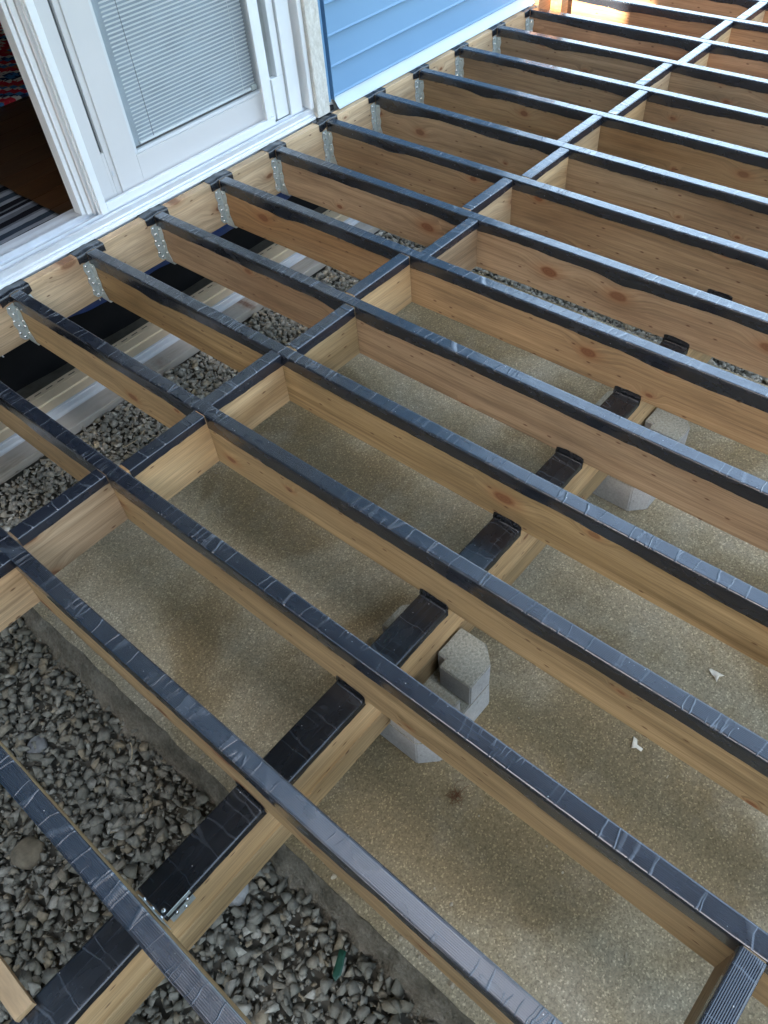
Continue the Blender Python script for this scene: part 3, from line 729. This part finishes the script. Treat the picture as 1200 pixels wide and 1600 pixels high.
# starter flashing, slightly flared at its foot
extrude_x('flashing', [(.062, .049), (.0555, .046), (.054, .036), (.050, .034), (.046, .026), (.034, .010), (.026, .004), (.0255, .006), (.033, .013), (.044, .029), (.052, .040), (.056, .050)], 2.528, HX1, plain('pale_flashing', (.50, .58, .62), .4, .5, var=.05), house)
# blue channel along the casing
extrude_z = None
def vstrip(name, prof, z0, z1, mat, parent, bev=0):
    n = len(prof); v = [(x, y, z0) for x, y in prof]+[(x, y, z1) for x, y in prof]
    f = [tuple(range(n-1, -1, -1)), tuple(range(n, 2*n))]+[(k, (k+1) % n, (k+1) % n+n, k+n) for k in range(n)]
    me = mesh(name, v, f); bm = bmesh.new(); bm.from_mesh(me); bmesh.ops.recalc_face_normals(bm, faces=bm.faces); bm.to_mesh(me); bm.free()
    return link(name, me, mat, parent)
vstrip('corner_channel', [(2.4835, .074), (2.4835, .050), (2.500, .047), (2.506, .050), (2.508, .068), (2.521, .068), (2.5225, .045), (2.5245, .045), (2.5245, .074)], .040, 2.1, BLUE, house)
post = box('corner_post', (4.135, 4.20, -.062, .003, -.60, 0.6), WOOD_RED); post.name = 'corner_post'; tag(post, 'orange brown wooden post at the end of the ledger beside the sunlit joist', 'post')
rb2 = box('end_board', (4.021, 4.132, .004, .04, -.19, .25), WOOD_RED); tag(rb2, 'reddish upright board closing the house corner beyond the ledger end', 'board')

# ------------------------------------------------------------------ patio door
door = empty('patio_door', (1.2, .06, 0)); tag(door, 'white sliding patio door, left half open, right half with white blinds behind glass', 'door')
dr = empty('frame_origin', (0, 0, 0)); bpy.data.objects.remove(dr)
def P(o): o.parent = door; o.matrix_parent_inverse = Matrix.Translation((-1.2, -.06, 0)); return o
P(extrude_x('sill', [(.052, .001), (.052, .013), (.056, .016), (.056, .022), (.060, .026), (.060, .044), (.066, .046), (.071, .046), (.073, .038), (.078, .038), (.0785, .034), (.083, .034), (.0835, .052), (.0865, .052), (.087, .034),
                     (.105, .034), (.1055, .040), (.112, .041), (.1125, .036), (.132, .036), (.1325, .056), (.136, .056), (.1365, .038), (.150, .038), (.151, .050), (.165, .052), (.178, .056), (.1975, .058), (.1975, -.018), (.0645, -.018), (.0645, .001)], -.6, 2.408, ALU))
nose = P(extrude_x('sill_nose', [(.0515, .0035), (.0485, .004), (.0485, .0125), (.0515, .014)], -.6, 2.405, WHITE))
# frame of the screen
Z1 = 2.08
P(box('screen_stile', (1.345, 1.372, .078, .098, .046, Z1), WHITE, None, .0015))
P(box('screen_stile', (1.3395, 1.3445, .088, .100, .046, Z1), WHITE, None, .0008))
P(box('screen_rail', (1.3725, 2.2105, .079, .097, .047, .077), WHITE, None, .0015))
P(box('screen_stile', (2.168, 2.190, .0785, .0975, .0775, Z1), WHITE, None, .0015))
scr = P(link('insect_screen', mesh('insect_screen', [(1.3715, .088, .0765), (2.1685, .088, .0765), (2.1685, .088, Z1), (1.3715, .088, Z1)], [(0, 1, 2, 3)]), SCREEN))
# meeting stile at the edge of the opening
P(box('meeting_stile', (1.292, 1.307, .120, .168, .058, Z1), WHITE, None, .0012))
P(box('meeting_stile', (1.3095, 1.3285, .112, .160, .054, Z1), WHITE, None, .0015))
P(box('interlock', (1.338, 1.3715, .130, .158, .050, Z1), PANEL, None, .001))
P(box('meeting_stile', (1.3305, 1.3375, .104, .150, .050, Z1), PANEL, None, .001))
# fixed panel
P(box('panel_stile', (1.372, 1.4365, .118, .160, .052, Z1), PANEL, None, .001))
P(box('panel_slot', (1.437, 1.449, .130, .160, .220, Z1), DARK, None))
P(box('panel_stile', (1.437, 1.449, .119, .160, .052, .219), PANEL, None, .0006))
P(box('panel_stile', (1.4495, 1.470, .118, .160, .052, Z1), PANEL, None, .001))
P(box('panel_stile', (1.4705, 1.567, .112, .160, .052, Z1), PANEL, None, .0015))
P(box('panel_rail', (1.5675, 2.203, .1125, .160, .052, .165), PANEL, None, .0015))
P(box('latch_plate', (1.4535, 1.4615, .1165, .118, .135, .152), ALU, None, .0005))
P(box('glass_bead', (1.5675, 1.579, .117, .135, .1655, Z1), WHITE, None, .002))
P(box('glass_bead', (1.5795, 2.1955, .117, .135, .1655, .1765), WHITE, None, .002))
P(box('glass_bead', (2.196, 2.203, .117, .135, .1655, Z1), WHITE, None, .002))
P(box('glass_pane', (1.578, 2.197, .1265, .1295, .175, Z1), GLASS))
bl = P(box('blind', (1.612, 2.186, .134, .148, .183, .192), SLAT, None, .002))
n_vis = 48; cut = bmesh.new(); bmb = bmesh.new()
SLM = None
prof = [(-.0058, -.0018), (-.003, -.0003), (0, .0003), (.003, -.0003), (.0058, -.0022), (.0058, -.0028), (.003, -.0009), (0, -.0003), (-.003, -.0009), (-.0058, -.0024)]
tmp = extrude_x('slat', prof, 1.616, 2.190, SLAT); SLM = tmp.data; bpy.data.objects.remove(tmp)
for k in range(44):
    o = link('slat', SLM, None, bl, (0, .141, .205+k*.0128), (math.radians(-38), 0, 0))
for k in range(44, 145):
    b2 = bmesh.new(); b2.from_mesh(SLM); b2.transform(Matrix.Translation((0, .141, .205+k*.0128)) @ Matrix.Rotation(math.radians(-38), 4, 'X'))
    t = bpy.data.meshes.new('t'); b2.to_mesh(t); b2.free(); bmb.from_mesh(t); bpy.data.meshes.remove(t)
me = bm_mesh('upper_slats', bmb); tag(link('upper_slats', me, SLAT, bl), kind='stuff')
for xx in (1.672, 2.12): box('cord', (xx, xx+.0012, .1325, .1335, .192, 1.9), DARK if xx < 1.7 else SLAT, bl)
P(box('slat_gap_shade', (1.579, 2.196, .152, .155, .175, Z1), plain('blind_shadow', (.40, .45, .50), .8), None))  # tinted sheet paints the shade seen between the slats
P(box('end_clip', (2.160, 2.188, .130, .137, .180, .200), GALV, None, .002)); 
# narrow side sash and jamb
P(box('panel_stile', (2.2035, 2.2345, .100, .160, .052, Z1), WHITE, None, .0015))
P(box('side_sash', (2.235, 2.300, .092, .160, .052, .205), WHITE, None, .0015))
P(box('side_sash', (2.266, 2.300, .092, .160, .2055, Z1), WHITE, None, .0015))
P(box('side_sash', (2.235, 2.2655, .140, .160, .2055, Z1), PANEL, None))
P(box('side_glass', (2.236, 2.2655, .118, .121, .206, Z1), GLASS))
bs = P(box('side_blind', (2.236, 2.247, .122, .134, .219, .229), GALV, None, .001))
for k in range(36):
    box('slat_end', (2.236, 2.247, .122, .134, .235+k*.0128, .2405+k*.0128), plain('dark_slat_end', (.12, .13, .14), .5) if k == 0 else bpy.data.materials['dark_slat_end'], bs)
P(box('jamb', (2.3025, 2.368, .080, .160, .046, Z1), WHITE, None, .002))
P(box('jamb_groove', (2.3685, 2.386, .098, .160, .046, Z1), PANEL, None, .001))
P(box('brick_mould', (2.3865, 2.408, .052, .160, .046, Z1+.05), WHITE, None, .003, 2))
P(box('casing', (2.4085, 2.483, .036, .160, .006, Z1+.05), STUCCO, None, .004, 2))
P(box('casing_seal', (2.41, 2.52, .052, .062, .001, .02), DARK, None))
P(box('door_header', (-.6, 2.408, .06, .160, Z1+.001, Z1+.06), WHITE, None, .003))

# rugs
def rug_mat(kind):
    m = Mat(kind, .95, .1); tc = m.n('TexCoord'); s = m.n('SeparateXYZ', {0: tc.outputs['Object']})
    wn = m.noise(tc.outputs['Object'], 14, 3)
    if kind == 'striped_wool':
        y = m.math('ADD', s.outputs[1], m.math('MULTIPLY', wn, .012))
        t = m.math('FRACT', m.math('DIVIDE', y, .245))
        K, G, L, N = (.008, .008, .012), (.13, .14, .16), (.26, .28, .31), (.035, .05, .07)
        c = m.ramp(t, [(0, K), (.14, L), (.24, N), (.38, L), (.50, G), (.55, K), (.68, G), (.80, L), (.86, K), (.95, G)], 'CONSTANT')
    else:
        # stepped diamonds of a flat woven kilim
        def q(v, st): return m.math('MULTIPLY', m.math('FLOOR', m.math('DIVIDE', v, st)), st)
        u = m.math('ABSOLUTE', m.math('SUBTRACT', m.math('FRACT', m.math('DIVIDE', q(s.outputs[0], .03), .52)), .5))
        v = m.math('ABSOLUTE', m.math('SUBTRACT', m.math('FRACT', m.math('DIVIDE', m.math('ADD', q(s.outputs[1], .02), m.math('MULTIPLY', wn, .10)), .62)), .5))
        d = m.math('FRACT', m.math('MULTIPLY', m.math('ADD', u, v), 1.9))
        R, W, B, O, N = (.50, .025, .045), (.60, .56, .50), (.05, .17, .36), (.40, .13, .06), (.02, .03, .07)
        c = m.ramp(d, [(0, B), (.12, N), (.20, W), (.32, R), (.52, O), (.60, B), (.72, W), (.80, R)], 'CONSTANT')
    f = m.noise(m.obj((60, 500, 60)), 1.0, 2)
    m.col(m.mix(.5, c, m.ramp(f, [(.3, .6), (.7, 1.2)]), 'MULTIPLY')); m.norm(m.bump(f, .6, .002)); return m.m
def rug(name, x0, x1, y0, y1, z, mat, label):
    nx, ny = 40, 30; v = []; f = []
    for j in range(ny+1):
        for i in range(nx+1):
            x = x0+(x1-x0)*i/nx; y = y0+(y1-y0)*j/ny
            v.append((x-x0+.006*noise.noise(Vector((0, y*9, 0))), y-y0+.006*noise.noise(Vector((x*7, 0, 1))), .008+.004*noise.noise(Vector((x*5, y*5, 0)))))
    n = len(v); v += [(a, b, 0) for a, b, c in v]
    for j in range(ny):
        for i in range(nx):
            a = j*(nx+1)+i; f.append((a, a+1, a+nx+2, a+nx+1))
    W_ = nx+1
    for i in range(nx): f += [(i, i+n, i+1+n, i+1), (ny*W_+i+1, ny*W_+i+1+n, ny*W_+i+n, ny*W_+i)]
    for j in range(ny): f += [(j*W_, (j+1)*W_, (j+1)*W_+n, j*W_+n), (j*W_+nx, j*W_+nx+n, (j+1)*W_+nx+n, (j+1)*W_+nx)]
    return tag(link(name, mesh(name, v, f, True), mat, loc=(x0, y0, z)), label, 'rug')
rug('striped_rug', .45, 1.268, .215, .655, .030, rug_mat('striped_wool'), 'grey and black striped rug on the dark wood floor just inside the door')
rug('patterned_rug', .6, 2.9, 1.345, 3.2, .032, rug_mat('woven_kilim'), 'red, blue and white patterned woven rug deeper in the dark room')

# ------------------------------------------------------------------ lawn beyond the deck and the added unseen blocks that shade it
GR = Mat('lawn', .8, .2); GR.col(GR.ramp(GR.noise(GR.obj(), 30, 4), [(.3, (.03, .07, .012)), (.7, (.09, .17, .03))])); GRASS = GR.m
tag(grid_obj('lawn_ground', 4.75, 40, -30, 30, 20, 20, lambda x, y: -.50, GRASS), kind='structure')
n = 9000; X = NR.uniform(4.8, 8.5, n); Y = NR.uniform(-2.5, 2.0, n); A = NR.uniform(0, 6.28, n); Hh = NR.uniform(.03, .09, n); v = []; f = []
for k in range(n):
    c, s = math.cos(A[k])*.003, math.sin(A[k])*.003; b = NR.normal(size=2)*.02
    v += [(X[k]-c, Y[k]-s, -.50), (X[k]+c, Y[k]+s, -.50), (X[k]+b[0], Y[k]+b[1], -.50+Hh[k])]; f.append((3*k, 3*k+1, 3*k+2))
tag(link('grass', mesh('grass', v, f), GRASS), 'green grass growing beyond the farthest joist', 'grass', kind='stuff')

nb = empty('unseen_shade_block', (-4.0, 0, -.5)); tag(nb, 'tall added block behind the viewer, unseen, put in to shade the deck', 'shade_block')  # made-up mass out of view, blocks sun and sky from the deck
te = math.tan(SUN_EL)
H1 = (4.02+4.0)*te; H2 = (6.0+4.0)*te
WALLN = plain('shade_block_grey', (.30, .28, .25), .8, .3)
def nbx(name, a, mat):
    o = box(name, a, mat, nb); o.matrix_parent_inverse = Matrix.Translation((4, 0, .5)); return o
nbx('low_shade_block', (-8, -4.0, -.365, 7, -.7, H1), WALLN)
nbx('high_shade_block', (-8, -4.0, -12, -.366, -.7, H2), WALLN)
